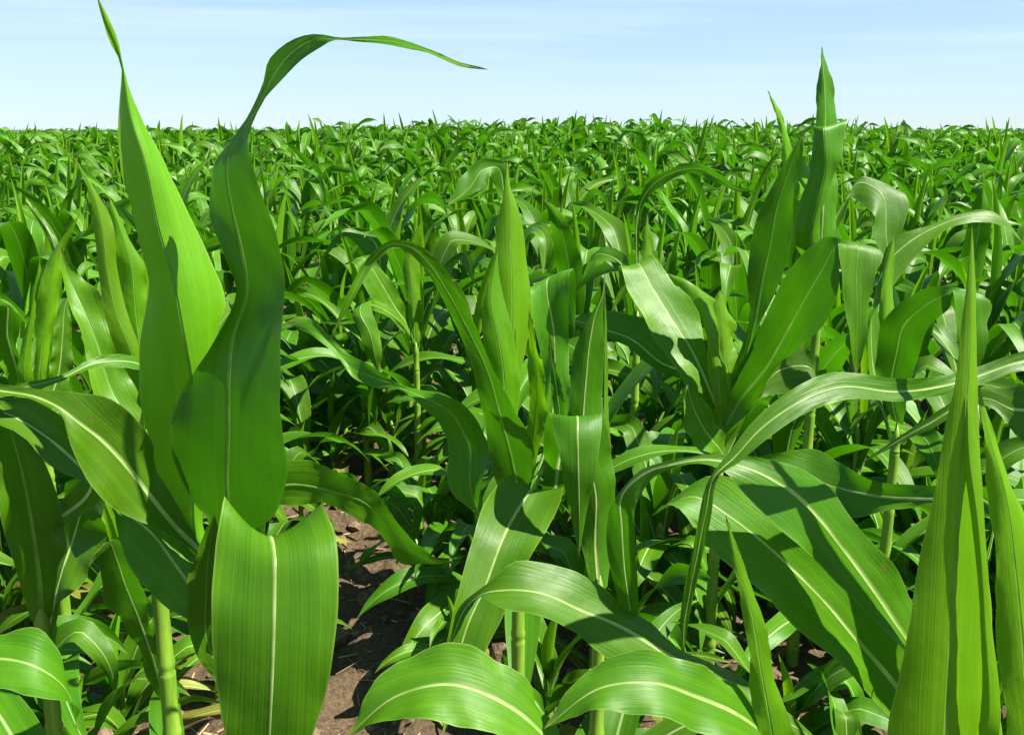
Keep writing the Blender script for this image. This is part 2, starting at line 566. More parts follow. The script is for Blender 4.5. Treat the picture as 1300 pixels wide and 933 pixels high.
def make_variant(seed, nr=30, nc=7, short=False, spear=1.0):
    """Blades and stalk of one field plant: list of (kind, mesh)."""
    rnd = random.Random(seed)
    parts = []
    H = rnd.uniform(0.20, 0.30) if short else rnd.uniform(0.42, 0.55)
    lf = 0.74 if short else 1.0
    plane = rnd.uniform(0, 6.28)
    parts.append(('stalk', stalk_mesh('stalk', H, 0.0125, 0.0085, (rnd.uniform(-.02, .02), rnd.uniform(-.02, .02)), rnd)))
    nl = rnd.choice((10, 11, 11, 12))
    for i in range(nl):
        q = i / (nl - 1)
        az = plane + (math.pi if i % 2 else 0) + rnd.uniform(-0.45, 0.45)
        hb = 0.05 + (H - 0.05) * (q ** 0.85)
        if q > 0.93:       # rolled spear in the whorl
            g = grown_blade(rnd, spear * lf * rnd.uniform(0.26, 0.50), rnd.uniform(0.055, 0.078), hb - 0.02, az, R(rnd.uniform(2, 8)), R(rnd.uniform(2, 18)), 2,
                            R(68), R(58), rnd.uniform(-0.6, 0.6), 0.0015, nr, nc, 0.003)
            mat = M_WHORL
        elif q > 0.62:     # upper blades, open and arching from steep bases
            kink = (rnd.uniform(0.45, 0.7), R(rnd.uniform(25, 75))) if rnd.random() < 0.7 else None
            g = grown_blade(rnd, lf * rnd.uniform(0.46, 0.66), rnd.uniform(0.084, 0.108) * (0.86 if short else 1), hb, az, R(rnd.uniform(8, 28)), R(rnd.uniform(45, 135)), rnd.uniform(1.2, 2.6),
                            R(48), R(rnd.uniform(6, 24)), rnd.uniform(-1.7, 1.7), rnd.uniform(0.005, 0.013), nr, nc, 0.006, kink)
            mat = M_LEAF
        elif q > 0.25:
            kink = (rnd.uniform(0.35, 0.6), R(rnd.uniform(20, 60))) if rnd.random() < 0.6 else None
            g = grown_blade(rnd, lf * rnd.uniform(0.46, 0.66), rnd.uniform(0.080, 0.102) * (0.86 if short else 1), hb, az, R(rnd.uniform(22, 42)), R(rnd.uniform(70, 130)), rnd.uniform(1.0, 1.7),
                            R(42), R(rnd.uniform(4, 18)), rnd.uniform(-1.7, 1.7), rnd.uniform(0.006, 0.014), nr, nc, 0.009, kink)
            mat = M_LEAF
        else:
            g = grown_blade(rnd, rnd.uniform(0.32, 0.48), rnd.uniform(0.042, 0.060), hb, az, R(rnd.uniform(35, 60)), R(rnd.uniform(60, 110)), 1.2,
                            R(35), R(8), rnd.uniform(-1, 1), 0.006, nr, nc, 0.010)
            mat = M_OLD if i == 0 and rnd.random() < 0.4 else M_LEAF
        parts.append(('leaf', strip_mesh('leaf', g[0], nc, g[5], mat, g[4])))
    return parts


# ------------------------------------------------------------------ foreground plants, blade by blade
# Each blade is a list of cross sections from base to tip: (left u,v, midrib u,v, right u,v, depth Y in m[, tilt]);
# the last entry (u, v, Y) is the tip. tilt = depth of left edge, midrib and right edge, as shares of the local width.
HERO_COUNT = {}


def hero_blade(parent, secs, stalk_xy, mat=None, tilt=(-0.25, 0.14, 0.1), wave=0.0045, nr=56, nc=11, rib=0.0034, attach=True, seed=1, back=False):
    rnd = random.Random(seed * 7919 + int(secs[0][0]))
    Ls, Ms, Rs = [], [], []
    for s in secs:
        if len(s) == 3:
            p = at(*s); Ls.append(p); Ms.append(p); Rs.append(p)
            continue
        tl = s[7] if len(s) > 7 else tilt
        Y = s[6]
        w = math.hypot(s[4] - s[0], s[5] - s[1]) * Y / FPX
        Ls.append(at(s[0], s[1], Y + tl[0] * w)); Ms.append(at(s[2], s[3], Y + tl[1] * w)); Rs.append(at(s[4], s[5], Y + tl[2] * w))
    if attach:    # clasp the stalk just below the first section
        b = Ms[0]
        base = np.array((stalk_xy[0], stalk_xy[1], max(0.03, b[2] - 0.05 - 0.35 * math.hypot(b[0] - stalk_xy[0], b[1] - stalk_xy[1]))))
        ac = unit(Rs[0] - Ls[0])
        Ls.insert(0, base - ac * 0.011); Ms.insert(0, base); Rs.insert(0, base + ac * 0.011)
    Ls, Ms, Rs = map(np.array, (Ls, Ms, Rs))
    K = np.concatenate([[0], np.cumsum(np.linalg.norm(np.diff(Ms, axis=0), axis=1) + 0.35 * np.linalg.norm(np.diff((Ls + Rs) / 2, axis=0), axis=1) + 1e-4)])
    tt = np.linspace(0, K[-1], nr)
    L, M, Rr = (spline_eval(K, a, tt) for a in (Ls, Ms, Rs))
    along = np.concatenate([[0], np.cumsum(np.linalg.norm(np.diff(M, axis=0), axis=1))])
    wid = np.linalg.norm(Rr - M, axis=1) + np.linalg.norm(M - L, axis=1)
    tan = unit(np.gradient(M, axis=0))
    ac = unit(Rr - L)
    nn = unit(np.cross(ac, tan))
    s = np.linspace(0, 1, nr)
    ph = [rnd.uniform(0, 6.3) for _ in range(2)]
    kk = [rnd.uniform(18, 34) for _ in range(2)]
    rmax = rib * min(1.0, float(wid.max()) / 0.07)
    tm = np.minimum(0.45, rmax * (1 - 0.9 * s) / np.maximum(wid / 2, 1e-4))

    und = min(0.0011, wave * 0.4)

    def surf(x):
        """x: (nr,) position across, -1..1"""
        q = np.abs(x)[:, None]
        X = x[:, None]
        E = np.where(X < 0, L, Rr)
        quad = M + (Rr - L) / 2 * X + ((Rr + L) / 2 - M) * X * X
        lin = M + (E - M) * q
        sd = (x >= 0).astype(int)
        kx, px_ = np.array(kk)[sd], np.array(ph)[sd]
        rip = wave * np.abs(x) ** 2 * np.sin(kx * s + px_ + 0.8 * np.sin(7 * s + px_)) * np.minimum(1, wid / 0.04)
        rip = rip + min(0.0007, wave * 0.3) * np.abs(x) * np.sin(95 * s + 9 * x + ph[0])
        rip = rip + und * np.minimum(1, wid / 0.06) * np.abs(x) * (np.sin(31 * s + 2.2 * x + ph[1]) + 0.7 * np.sin(53 * s - 3.1 * x + ph[0]))
        return 0.6 * quad + 0.4 * lin + nn * rip[:, None]

    hc = nc // 2 + 1
    T = np.concatenate([np.stack([-1 + (1 - tm) * j / (hc - 1) for j in range(hc)], 1), np.stack([tm + (1 - tm) * j / (hc - 1) for j in range(hc)], 1)], 1)
    rows = np.stack([surf(T[:, j]) for j in range(2 * hc)], 1)
    me = strip_mesh('leaf', rows, T, along, mat or M_BLADE, wid, gap=hc - 1)
    o = link_mesh('leaf', me, parent)
    a_, b_ = rows[:, hc - 1], rows[:, hc]
    link_mesh('midrib', rib_mesh('midrib', (a_ + b_) / 2, nn, (b_ - a_) / 2, M_RIB_BACK if (back or mat is M_SPEAR) else M_RIB), o)
    return o, float(wid.max()), float(along[-1])


def hero(label, stalk_px, group='tall corn plants standing in the foreground', lower=3, stalk_top=None, r=0.0125, seed=0, name='corn_plant', low_az=None):
    """Empty at the foot of the plant plus its stalk; returns a function that adds blades."""
    u, v, Y = stalk_px
    foot = at(u, v, Y)
    x, y = float(foot[0]), float(foot[1])
    gz = ground_height(x, y)
    root = empty(name, (x, y, gz))
    tag(root, label, 'corn plant', group)
    bases = []
    rnd = random.Random(seed * 31 + 5)

    def add(secs, **k):
        o, w, ln = hero_blade(root, secs, (x, y), seed=seed * 50 + len(bases), **k)
        o.location = (-x, -y, -gz)
        f = secs[0]
        bases.append(float(at(f[2], f[3], f[6])[2]))
        HERO_COUNT.setdefault(label[:30], []).append((round(w * 100, 1), round(ln * 100)))
        return o

    def finish():
        top = (stalk_top if stalk_top else float(np.median(bases)) - 0.06) - gz
        st = link_mesh('stalk', stalk_mesh('stalk', max(0.2, top), r, r * 0.6, (0, 0), rnd), root)
        for i in range(lower):
            az = (low_az[i] if low_az else rnd.uniform(0, 6.28))
            hb = 0.06 + 0.09 * i
            g = grown_blade(rnd, rnd.uniform(0.38, 0.55), rnd.uniform(0.05, 0.07), hb, az, R(rnd.uniform(30, 50)), R(rnd.uniform(70, 120)), 1.2,
                            R(38), R(8), rnd.uniform(-1, 1), 0.007, 30, 7, r)
            link_mesh('leaf', strip_mesh('leaf', g[0], 7, g[5], M_LEAF, g[4]), root)
    return add, finish


VO = (-0.12, -0.16, 0.3)         # rolled, back of the blade towards the camera
AWAY = (-0.28, 0.10, 0.28)      # turned so that the right edge lies deeper
NEARR = (0.28, 0.10, -0.28)     # turned so that the right edge lies nearer

# --- A: the big plant whose two upper blades stand above the horizon
A, endA = hero('tallest corn plant, two long upright blades curling up against the sky', (287, 720, 0.95), seed=1, lower=3, low_az=(3.4, 2.2, 4.0))
A([(236, 690, 252, 700, 262, 685, .96), (196, 590, 244, 600, 260, 610, .96), (178, 490, 244, 485, 272, 480, .955), (177, 440, 236, 440, 279, 420, .95),
   (186, 350, 219, 352, 282, 368, .95), (172, 280, 200, 285, 246, 282, .95), (150, 205, 182, 200, 207, 205, .95), (149, 155, 166, 150, 182, 157, .95),
   (154, 106, 158, 102, 164, 110, .95), (154, 86, 155.5, 86, 157, 87, .95), (137, 47, 142, 45, 149, 46, .945), (130, 25, 133, 24, 138, 23, .94), (122, -8, .935)],
  tilt=(0.40, -0.20, 0.26), wave=0.002, mat=M_SPEAR)
A([(262, 665, 290, 690, 315, 680, .93), (248, 641, 289, 640, 350, 650, .92), (228, 606, 288, 610, 361, 612, .915), (220, 545, 290, 545, 357, 540, .91),
   (236, 490, 290, 490, 358, 490, .91), (266, 438, 294, 435, 361, 415, .91, (0.02, 0.16, -0.32)), (299, 372, 313, 368, 361, 365, .91, (-0.05, 0.2, -0.32)), (287, 318, 305, 312, 352, 312, .91, (0.1, 0.12, -0.33)),
   (267, 272, 294, 264, 336, 266, .91), (263, 236, 288, 228, 323, 228, .91), (269, 205, 290, 197, 316, 192, .91), (292, 175, 305, 171, 319, 165, .91),
   (318, 143, 325, 140, 332, 135, .905), (334, 107, 341, 108, 350, 111, .90), (347, 76, 360, 78, 376, 85, .89), (375, 50, 385, 57, 397, 65, .88),
   (402, 44, 406, 49, 412, 56, .87), (426, 47.5, 426, 49.5, 426, 51.5, .865), (460, 47, 460, 49.5, 460, 53, .86), (502, 47, 502, 53, 502, 60, .855),
   (541, 61, 542, 64.5, 544, 68, .85), (580, 77, 578, 80, 576, 83, .845), (621, 89, .84)],
  tilt=(0.42, 0.06, -0.40), nr=90, wave=0.0035, back=True)
A([(275, 706, 300, 714, 322, 706, .92), (280, 655, 335, 694, 403, 660, .85), (283, 645, 345, 686, 412, 644, .80, (0.1, -0.12, 0.1)),
   (272, 690, 348, 708, 425, 676, .775, (0.06, -0.12, 0.06)), (270, 748, 348, 760, 430, 742, .755, (0.03, -0.06, 0.05)), (271, 845, 346, 845, 421, 845, .74, (0.02, -0.05, 0.05)),
   (288, 930, 342, 935, 398, 930, .74, (0, -0.04, 0.03)), (338, 1040, .76)], wave=0.003, rib=0.0038)
A([(250, 703, 253, 700, 256, 690, .95), (212, 677, 222, 668, 226, 645, .945), (175, 661, 197, 637, 203, 606, .935), (131, 635, 160, 590, 194, 562, .92),
   (105, 600, 128, 557, 166, 527, .91), (88, 555, 100, 536, 133, 503, .90), (78, 526, 78, 519, 92, 497, .90), (42, 508, 46, 504, 52, 494, .90),
   (0, 500, 0, 496, 0, 488, .90), (-80, 484, .88)], tilt=(-0.30, 0.10, 0.32), rib=0.0038)
A([(262, 800, 268, 794, 274, 778, .94), (238, 786, 250, 757, 258, 722, .94), (206, 766, 222, 716, 242, 690, .95), (165, 720, 192, 676, 216, 664, .96),
   (150, 678, 164, 652, 188, 640, .97), (140, 590, .99)], tilt=(-0.32, 0.06, 0.3))
A([(250, 832, 266, 822, 276, 814, .925), (237, 748, 262, 742, 276, 735, .905), (249, 702, 266, 692, 280, 682, .895), (272, 652, .89)], wave=0.005, back=True)
A([(305, 655, 305, 634, 305, 612, .97), (362, 640, 362, 616, 361, 588, 1.0), (420, 643, 425, 625, 430, 598, 1.04), (463, 663, 468, 642, 471, 622, 1.08),
   (490, 690, 500, 676, 506, 662, 1.1), (516, 713, 528, 703, 540, 701, 1.12), (546, 716, 550, 713, 553, 709, 1.13), (590, 713, 1.15)], tilt=(0.30, 0.05, -0.30), back=True)
endA()

# --- B: partner right behind it
B, endB = hero('corn plant with pale yellow-green rolled leaves just behind the tallest plant', (207, 800, 1.12), seed=2, lower=2, low_az=(3.0, 2.0))
B([(176, 500, 181, 498, 186, 485, 1.08), (148, 448, 165, 440, 177, 440, 1.07), (133, 400, 148, 396, 161, 396, 1.07), (126, 350, 137, 345, 149, 341, 1.07),
   (120, 296, 130, 290, 142, 280, 1.07), (112, 246, 118, 243, 126, 250, 1.07), (92, 196, 1.07)], tilt=VO, mat=M_SPEAR)
B([(176, 490, 182, 475, 188, 455, 1.10), (160, 402, 173, 400, 187, 388, 1.10), (148, 340, 166, 332, 187, 345, 1.10), (141, 287, 150, 282, 164, 300, 1.10), (139, 250, 1.10)],
  tilt=VO, mat=M_SPEAR)
B([(160, 565, 178, 556, 192, 535, 1.15), (118, 500, 142, 496, 182, 500, 1.17), (108, 440, 122, 432, 147, 440, 1.18), (90, 390, 103, 386, 127, 375, 1.19), (80, 356, 86, 350, 103, 350, 1.2), (75, 312, 1.2)],
  tilt=AWAY, wave=0.005, back=True)
B([(175, 470, 174, 461, 170, 452, 1.06), (118, 468, 115, 463, 112, 457, 1.02), (80, 483, 80, 479, 80, 475, 1.0), (30, 500, 34, 491, 40, 484, .98), (-70, 505, .97)], tilt=AWAY, wave=0.004)
B([(190, 862, 199, 852, 206, 842, 1.14), (165, 802, 178, 790, 186, 775, 1.1), (137, 770, 158, 740, 186, 752, 1.07), (129, 730, 148, 710, 166, 722, 1.05), (119, 700, 138, 688, 152, 682, 1.05), (108, 726, 1.04)],
  tilt=NEARR)
endB()

# --- D, E: plants along the left edge
D, endD = hero('shaded dark corn plant low beside the tallest one, in its shadow', (52, 780, 1.02), seed=3, lower=3, low_az=(4.4, 3.2, 2.4))
D([(118, 614, 113, 606, 106, 590, 1.0), (62, 592, 85, 576, 99, 552, .99), (30, 553, 52, 550, 88, 538, .985), (-12, 540, 0, 522, 30, 505, .98), (-75, 545, -62, 522, -50, 507, .98), (-150, 560, .98)],
  tilt=(-0.4, 0.1, 0.35))
D([(54, 795, 64, 790, 74, 780, 1.02), (60, 742, 80, 722, 102, 738, 1.04), (70, 682, 91, 690, 126, 702, 1.06), (75, 640, 103, 650, 134, 662, 1.06), (88, 612, 115, 618, 131, 634, 1.06), (128, 596, 1.06)],
  tilt=NEARR)
D([(22, 730, 50, 735, 75, 722, 1.0), (0, 655, 37, 645, 84, 680, .99), (-15, 585, 20, 570, 62, 600, .98), (-20, 525, 0, 515, 32, 545, .98), (-45, 475, .98)], tilt=AWAY, back=True)
endD()
E, endE = hero('front corn plant before the dark shaded one, only one arching leaf showing', (-215, 960, .74), seed=4, lower=1, low_az=(3.1,), group='foreground plants mostly out of view')
E([(-190, 935, -190, 905, -190, 870, .73), (-80, 905, -80, 868, -80, 815, .72), (0, 872, 0, 836, 0, 803, .72), (42, 882, 45, 846, 42, 797, .72), (85, 895, 80, 870, 76, 836, .73), (100, 930, .74)], tilt=(-0.4, 0.1, 0.45))
endE()

# --- G: pale whorl behind on the left
G, endG = hero('corn plant with several pale rolled spears, beyond the dark shaded plant', (52, 520, 1.62), seed=5, lower=4)
G([(43, 482, 50, 482, 58, 478, 1.6), (45, 440, 55, 432, 65, 430, 1.6), (48, 370, 65, 362, 79, 352, 1.6), (62, 330, 72, 322, 80, 326, 1.6), (102, 270, 1.6)], tilt=VO, mat=M_SPEAR)
G([(22, 482, 32, 482, 42, 478, 1.57), (32, 420, 38, 412, 43, 402, 1.57), (42, 370, 46, 362, 49, 352, 1.57), (53, 310, 1.57)], tilt=VO, mat=M_SPEAR)
G([(60, 480, 73, 480, 90, 478, 1.64), (68, 432, 80, 422, 91, 430, 1.65), (71, 402, 82, 392, 89, 400, 1.66), (86, 378, 1.67)], tilt=AWAY)
G([(70, 350, 74, 348, 79, 345, 1.63), (60, 302, 64, 298, 69, 296, 1.64), (45, 276, 46, 272, 50, 272, 1.65), (33, 259, 1.66)], tilt=VO)
G([(30, 520, 38, 510, 44, 500, 1.6), (-10, 440, 10, 430, 20, 445, 1.55), (-25, 395, 0, 380, 18, 392, 1.5), (-50, 410, -35, 395, -30, 385, 1.48), (-75, 470, 1.46)], tilt=AWAY)
endG()

# --- H: the centre plant
H, endH = hero('corn plant with a bright pointed whorl and a thin leaf arching over beside it', (658, 680, 1.34), seed=6, lower=3, low_az=(0.2, 5.5, 1.5))
H([(640, 592, 650, 592, 660, 588, 1.34), (626, 480, 645, 480, 660, 482, 1.34), (622, 420, 650, 420, 675, 407, 1.34), (627, 345, 650, 355, 672, 355, 1.34), (630, 300, 648, 300, 664, 296, 1.34),
   (637, 255, 647, 255, 656, 258, 1.34), (641, 228, 644, 228, 648, 236, 1.34), (644, 203, 1.34)], tilt=(-0.12, -0.14, 0.4), mat=M_SPEAR, wave=0.0015)
H([(624, 585, 640, 582, 655, 574, 1.315), (622, 480, 640, 480, 660, 486, 1.315), (612, 422, 632, 422, 653, 432, 1.315), (613, 390, 625, 390, 643, 392, 1.315), (621, 352, 627, 350, 633, 344, 1.32), (632, 318, 1.325)],
  tilt=(-0.06, -0.14, 0.3), mat=M_SPEAR, wave=0.0015)
H([(664, 592, 672, 592, 681, 584, 1.33), (670, 530, 680, 530, 693, 532, 1.33), (672, 480, 682, 480, 693, 492, 1.33), (670, 430, 675, 430, 682, 440, 1.33), (672, 393, 1.33)], tilt=NEARR, mat=M_SPEAR)
H([(700, 565, 708, 562, 716, 552, 1.36), (700, 490, 706, 490, 713, 492, 1.37), (697, 455, 700, 455, 704, 456, 1.38), (697, 418, 1.38)], tilt=NEARR)
H([(640, 637, 658, 632, 672, 617, 1.32), (628, 600, 650, 586, 678, 580, 1.30), (612, 532, 635, 530, 665, 537, 1.28), (604, 476, 618, 470, 628, 476, 1.265), (581, 421, 590, 412, 600, 402, 1.25),
   (560, 379, 567, 370, 576, 360, 1.24), (540, 343, 543, 334, 548, 325, 1.23), (517, 319, 518, 313, 519, 306, 1.22), (497, 317, 495, 311, 493, 306, 1.21), (474, 336, 469, 333, 464, 330, 1.21),
   (453, 374, 448, 372, 443, 370, 1.2), (420, 430, 1.2)], tilt=(0.3, 0.1, -0.25), nr=72, back=True)
H([(604, 654, 610, 656, 614, 642, 1.34, NEARR), (575, 627, 598, 622, 613, 612, 1.35, NEARR), (571, 572, 595, 566, 618, 566, 1.37, NEARR), (557, 541, 573, 525, 591, 514, 1.38, NEARR), (530, 511, 536, 503, 545, 497, 1.40),
   (508, 495, 508, 491, 508, 488, 1.42), (478, 493, 475, 480, 472, 464, 1.44), (448, 479, 445, 465, 444, 450, 1.46), (424, 449, 421, 438, 418, 426, 1.47), (400, 429, 397, 418, 396, 406, 1.48), (362, 409, 1.5)],
  tilt=(-0.2, 0.1, 0.25), nr=72, back=True)
H([(685, 627, 700, 632, 712, 622, 1.3), (690, 578, 710, 582, 735, 592, 1.24), (692, 542, 722, 547, 760, 547, 1.20), (699, 526, 733, 529, 764, 525, 1.17), (703, 546, 733, 550, 764, 545, 1.15),
   (710, 576, 734, 590, 759, 581, 1.14), (718, 626, 735, 630, 750, 626, 1.14), (729, 676, 736, 680, 741, 672, 1.145), (735, 707, 1.15)], tilt=(0.08, -0.08, 0.08), nr=64)
H([(662, 642, 690, 652, 714, 638, 1.30), (651, 613, 681, 630, 717, 624, 1.245), (644, 605, 676, 621, 716, 618, 1.22), (617, 635, 656, 649, 706, 650, 1.18), (600, 685, 637, 686, 686, 685, 1.13), (584, 742, 614, 748, 660, 732, 1.09),
   (570, 800, 592, 797, 633, 795, 1.06), (566, 832, 581, 836, 610, 836, 1.05), (563, 882, 571, 882, 585, 882, 1.04), (562, 935, 1.03)], tilt=(-0.1, 0.1, 0.1), rib=0.0038)
H([(668, 640, 672, 638, 678, 628, 1.37), (690, 560, 700, 540, 722, 540, 1.42), (690, 470, 705, 440, 722, 455, 1.46), (672, 360, 697, 352, 724, 340, 1.48), (690, 366, 712, 352, 730, 345, 1.52), (730, 420, 1.56)], tilt=(0.0, 0.15, 0.0))
endH()

# --- I: narrow plant right of the centre one
I, endI = hero('slim corn plant with a folded upright leaf beside the bright pointed whorl', (762, 720, 1.25), seed=7, lower=2, low_az=(1.2, 0.3))
I([(738, 694, 757, 698, 780, 686, 1.26), (735, 622, 757, 622, 780, 608, 1.255), (712, 560, 740, 560, 774, 560, 1.25), (720, 520, 742, 520, 766, 520, 1.25), (724, 480, 745, 480, 766, 480, 1.25), (735, 430, 750, 430, 766, 430, 1.25),
   (750, 398, 757, 396, 766, 396, 1.25), (762, 378, 765, 376, 768, 376, 1.25), (768, 344, 1.25)], tilt=(0.05, -0.05, 0.3))
I([(766, 700, 770, 700, 776, 690, 1.27), (764, 600, 768, 600, 776, 600, 1.28), (765, 500, 768, 500, 772, 500, 1.28), (766, 430, 768, 430, 771, 430, 1.28), (768, 365, 1.28)], tilt=(0.2, 0, 0.6))
endI()

# --- T: spear and arching leaf rising from the bottom
T, endT = hero('low front corn plant with a narrow spear and a broad glossy arching leaf', (990, 985, .84), seed=8, lower=1, low_az=(5.0,), stalk_top=0.42)
T([(965, 962, 985, 962, 1010, 962, .82), (951, 843, 965, 843, 981, 843, .81), (944, 782, 955, 782, 967, 780, .81), (932, 722, 938, 720, 945, 718, .81), (921, 653, .81)], tilt=VO, mat=M_SPEAR)
T([(940, 915, 952, 900, 965, 890, .86), (885, 896, 908, 866, 930, 852, .88), (818, 866, 846, 829, 858, 820, .89), (770, 833, 790, 796, 808, 778, .89), (722, 800, 737, 774, 757, 742, .885), (670, 778, 685, 752, 700, 714, .88),
   (631, 766, 640, 749, 654, 717, .88), (610, 759, 612, 754, 618, 741, .885), (598, 774, 594, 768, 590, 760, .89), (570, 822, .89)], tilt=(-0.45, 0.05, 0.55), rib=0.0037)
T([(985, 968, 962, 925, 942, 880, .80), (880, 925, 880, 882, 881, 843, .76), (825, 908, 828, 866, 829, 825, .745), (758, 902, 765, 872, 756, 842, .74), (690, 925, .74)], tilt=(-0.4, 0.08, 0.45))
endT()

# --- K: leaf rising from the bottom centre
K_, endK = hero('front corn plant showing one rounded leaf before the bare soil', (740, 1010, .74), seed=9, lower=0, stalk_top=0.36, group='foreground plants mostly out of view')
K_([(712, 985, 700, 945, 690, 900, .735), (642, 938, 640, 892, 642, 842, .725), (570, 918, 570, 868, 570, 817, .72), (502, 912, 506, 882, 499, 842, .72), (440, 935, .72)], tilt=(-0.4, 0.08, 0.45))
endK()

# --- N: bright plant right of centre
N, endN = hero('corn plant with a wide pale shiny leaf and a dark upright leaf behind it', (912, 600, 1.74), seed=10, lower=3)
N([(925, 482, 940, 472, 952, 452, 1.72), (950, 412, 957, 415, 965, 410, 1.7), (949, 352, 969, 350, 991, 356, 1.69), (952, 315, 977, 315, 1003, 315, 1.68), (964, 270, 986, 265, 1007, 260, 1.67), (988, 222, 1000, 222, 1011, 222, 1.66), (1017, 173, 1.65)],
  tilt=(0.22, 0.1, -0.2), back=True)
N([(952, 522, 940, 508, 928, 492, 1.74), (984, 468, 974, 466, 950, 446, 1.7), (1014, 442, 1000, 420, 979, 386, 1.66), (1046, 411, 1022, 380, 1009, 336, 1.62), (1063, 366, 1043, 345, 1032, 311, 1.6), (1065, 328, 1067, 309, 1064, 302, 1.585),
   (1062, 311, 1085, 309, 1110, 316, 1.565), (1070, 350, 1087, 350, 1109, 350, 1.55), (1077, 425, 1088, 425, 1100, 423, 1.545), (1087, 482, 1.55)], tilt=(-0.22, 0.08, 0.2), nr=64, back=True)
N([(905, 537, 915, 532, 921, 517, 1.73), (878, 502, 903, 500, 912, 490, 1.73), (850, 456, 880, 448, 897, 445, 1.75), (821, 412, 850, 400, 886, 396, 1.78), (799, 370, 827, 362, 858, 360, 1.81), (788, 340, 809, 334, 830, 325, 1.84),
   (786, 356, 801, 348, 818, 338, 1.87), (775, 400, 1.89)], tilt=(-0.15, 0.12, 0.2), rib=0.0037)
N([(890, 490, 884, 480, 880, 468, 1.76), (830, 468, 838, 460, 846, 427, 1.79), (800, 442, 800, 430, 822, 405, 1.82), (770, 430, 772, 420, 790, 396, 1.84), (712, 402, 1.86)], tilt=(-0.3, 0.08, 0.3))
N([(906, 522, 915, 520, 925, 502, 1.71), (898, 450, 908, 450, 918, 460, 1.71), (885, 392, 895, 387, 906, 388, 1.72), (864, 366, 880, 362, 903, 378, 1.73), (842, 345, 1.74)], tilt=VO, mat=M_SPEAR)
N([(914, 502, 925, 500, 935, 472, 1.73), (907, 440, 920, 440, 931, 432, 1.74), (905, 386, 915, 390, 930, 402, 1.75), (914, 368, 1.75)], tilt=VO, mat=M_SPEAR)
N([(912, 582, 918, 577, 921, 562, 1.7), (880, 563, 895, 546, 906, 530, 1.67), (867, 530, 880, 516, 896, 510, 1.66), (872, 488, 1.66)], tilt=AWAY)
N([(925, 560, 935, 555, 940, 545, 1.76), (950, 520, 960, 510, 968, 490, 1.78), (985, 500, 990, 470, 1000, 440, 1.8), (1030, 500, 1022, 465, 1022, 440, 1.8), (1045, 560, 1.8)], tilt=(-0.2, 0.1, 0.2))
endN()

# --- O: tall spear on the right
O, endO = hero('corn plant with one sharp tall spear leaf piercing the skyline', (1042, 340, 1.92), seed=11, lower=4)
O([(1030, 292, 1045, 292, 1060, 287, 1.92), (1032, 220, 1047, 220, 1062, 215, 1.92), (1034, 160, 1048, 160, 1063, 160, 1.92), (1036, 130, 1048, 130, 1062, 130, 1.92), (1040, 95, 1046, 95, 1054, 97, 1.92), (1043, 58, 1.92)], tilt=VO)
O([(1008, 302, 1030, 302, 1040, 292, 1.88), (1016, 256, 1038, 260, 1048, 252, 1.87), (1028, 216, 1048, 215, 1062, 216, 1.87), (1032, 186, 1047, 188, 1070, 188, 1.87), (1033, 164, 1046, 163, 1075, 157, 1.88), (1040, 174, 1056, 170, 1072, 167, 1.93), (1070, 215, 1.96)],
  tilt=(0.2, -0.2, 0.12), back=True)
O([(998, 232, 1005, 230, 1012, 226, 1.9), (990, 166, 994, 163, 998, 161, 1.9), (982, 138, 984, 136, 987, 134, 1.9), (974, 114, 1.9)], tilt=VO, mat=M_SPEAR)
O([(1008, 300, 1020, 296, 1030, 285, 1.93), (1005, 230, 1016, 225, 1030, 225, 1.95), (1018, 175, 1.95)], tilt=VO, mat=M_SPEAR)
O([(1030, 320, 1045, 318, 1058, 310, 1.95), (1060, 275, 1070, 262, 1080, 250, 2.0), (1082, 250, 1090, 232, 1096, 224, 2.02), (1105, 270, 1118, 245, 1145, 242, 2.0), (1110, 300, 1125, 300, 1143, 300, 1.97), (1130, 360, 1.96)], tilt=(-0.2, 0.1, 0.2))
endO()

# --- P: tall rolled spear on the right, close by
P_, endP = hero('near corn plant with a tall narrow rolled spear and broad glossy leaves', (1212, 1010, .9), seed=12, lower=1, low_az=(5.6,), stalk_top=0.5)
P_([(1130, 985, 1200, 990, 1268, 985, .86), (1145, 842, 1205, 842, 1262, 842, .85), (1160, 754, 1210, 754, 1256, 754, .85), (1176, 670, 1216, 670, 1249, 670, .85), (1193, 585, 1221, 585, 1245, 585, .85), (1210, 495, 1228, 495, 1241, 495, .85),
    (1219, 430, 1231, 430, 1239, 430, .85), (1228, 350, 1233, 350, 1238, 350, .85), (1234, 284, .85)], tilt=(-0.14, -0.18, 0.3), mat=M_SPEAR, wave=0.001)
P_([(1240, 930, 1252, 930, 1268, 930, .835), (1244, 780, 1250, 780, 1258, 780, .83), (1232, 650, 1240, 650, 1249, 650, .833), (1224, 590, 1231, 584, 1244, 582, .838), (1228, 500, .845)], tilt=(0.4, 0.0, 0.4), mat=M_SPEAR, wave=0.001, rib=0.001)
P_([(1262, 990, 1300, 990, 1350, 980, .92), (1270, 842, 1300, 842, 1335, 830, .91), (1262, 730, 1290, 730, 1320, 720, .91), (1256, 620, 1275, 620, 1298, 642, .91), (1246, 545, 1253, 545, 1261, 550, .91), (1238, 474, .91)], tilt=VO, mat=M_SPEAR)
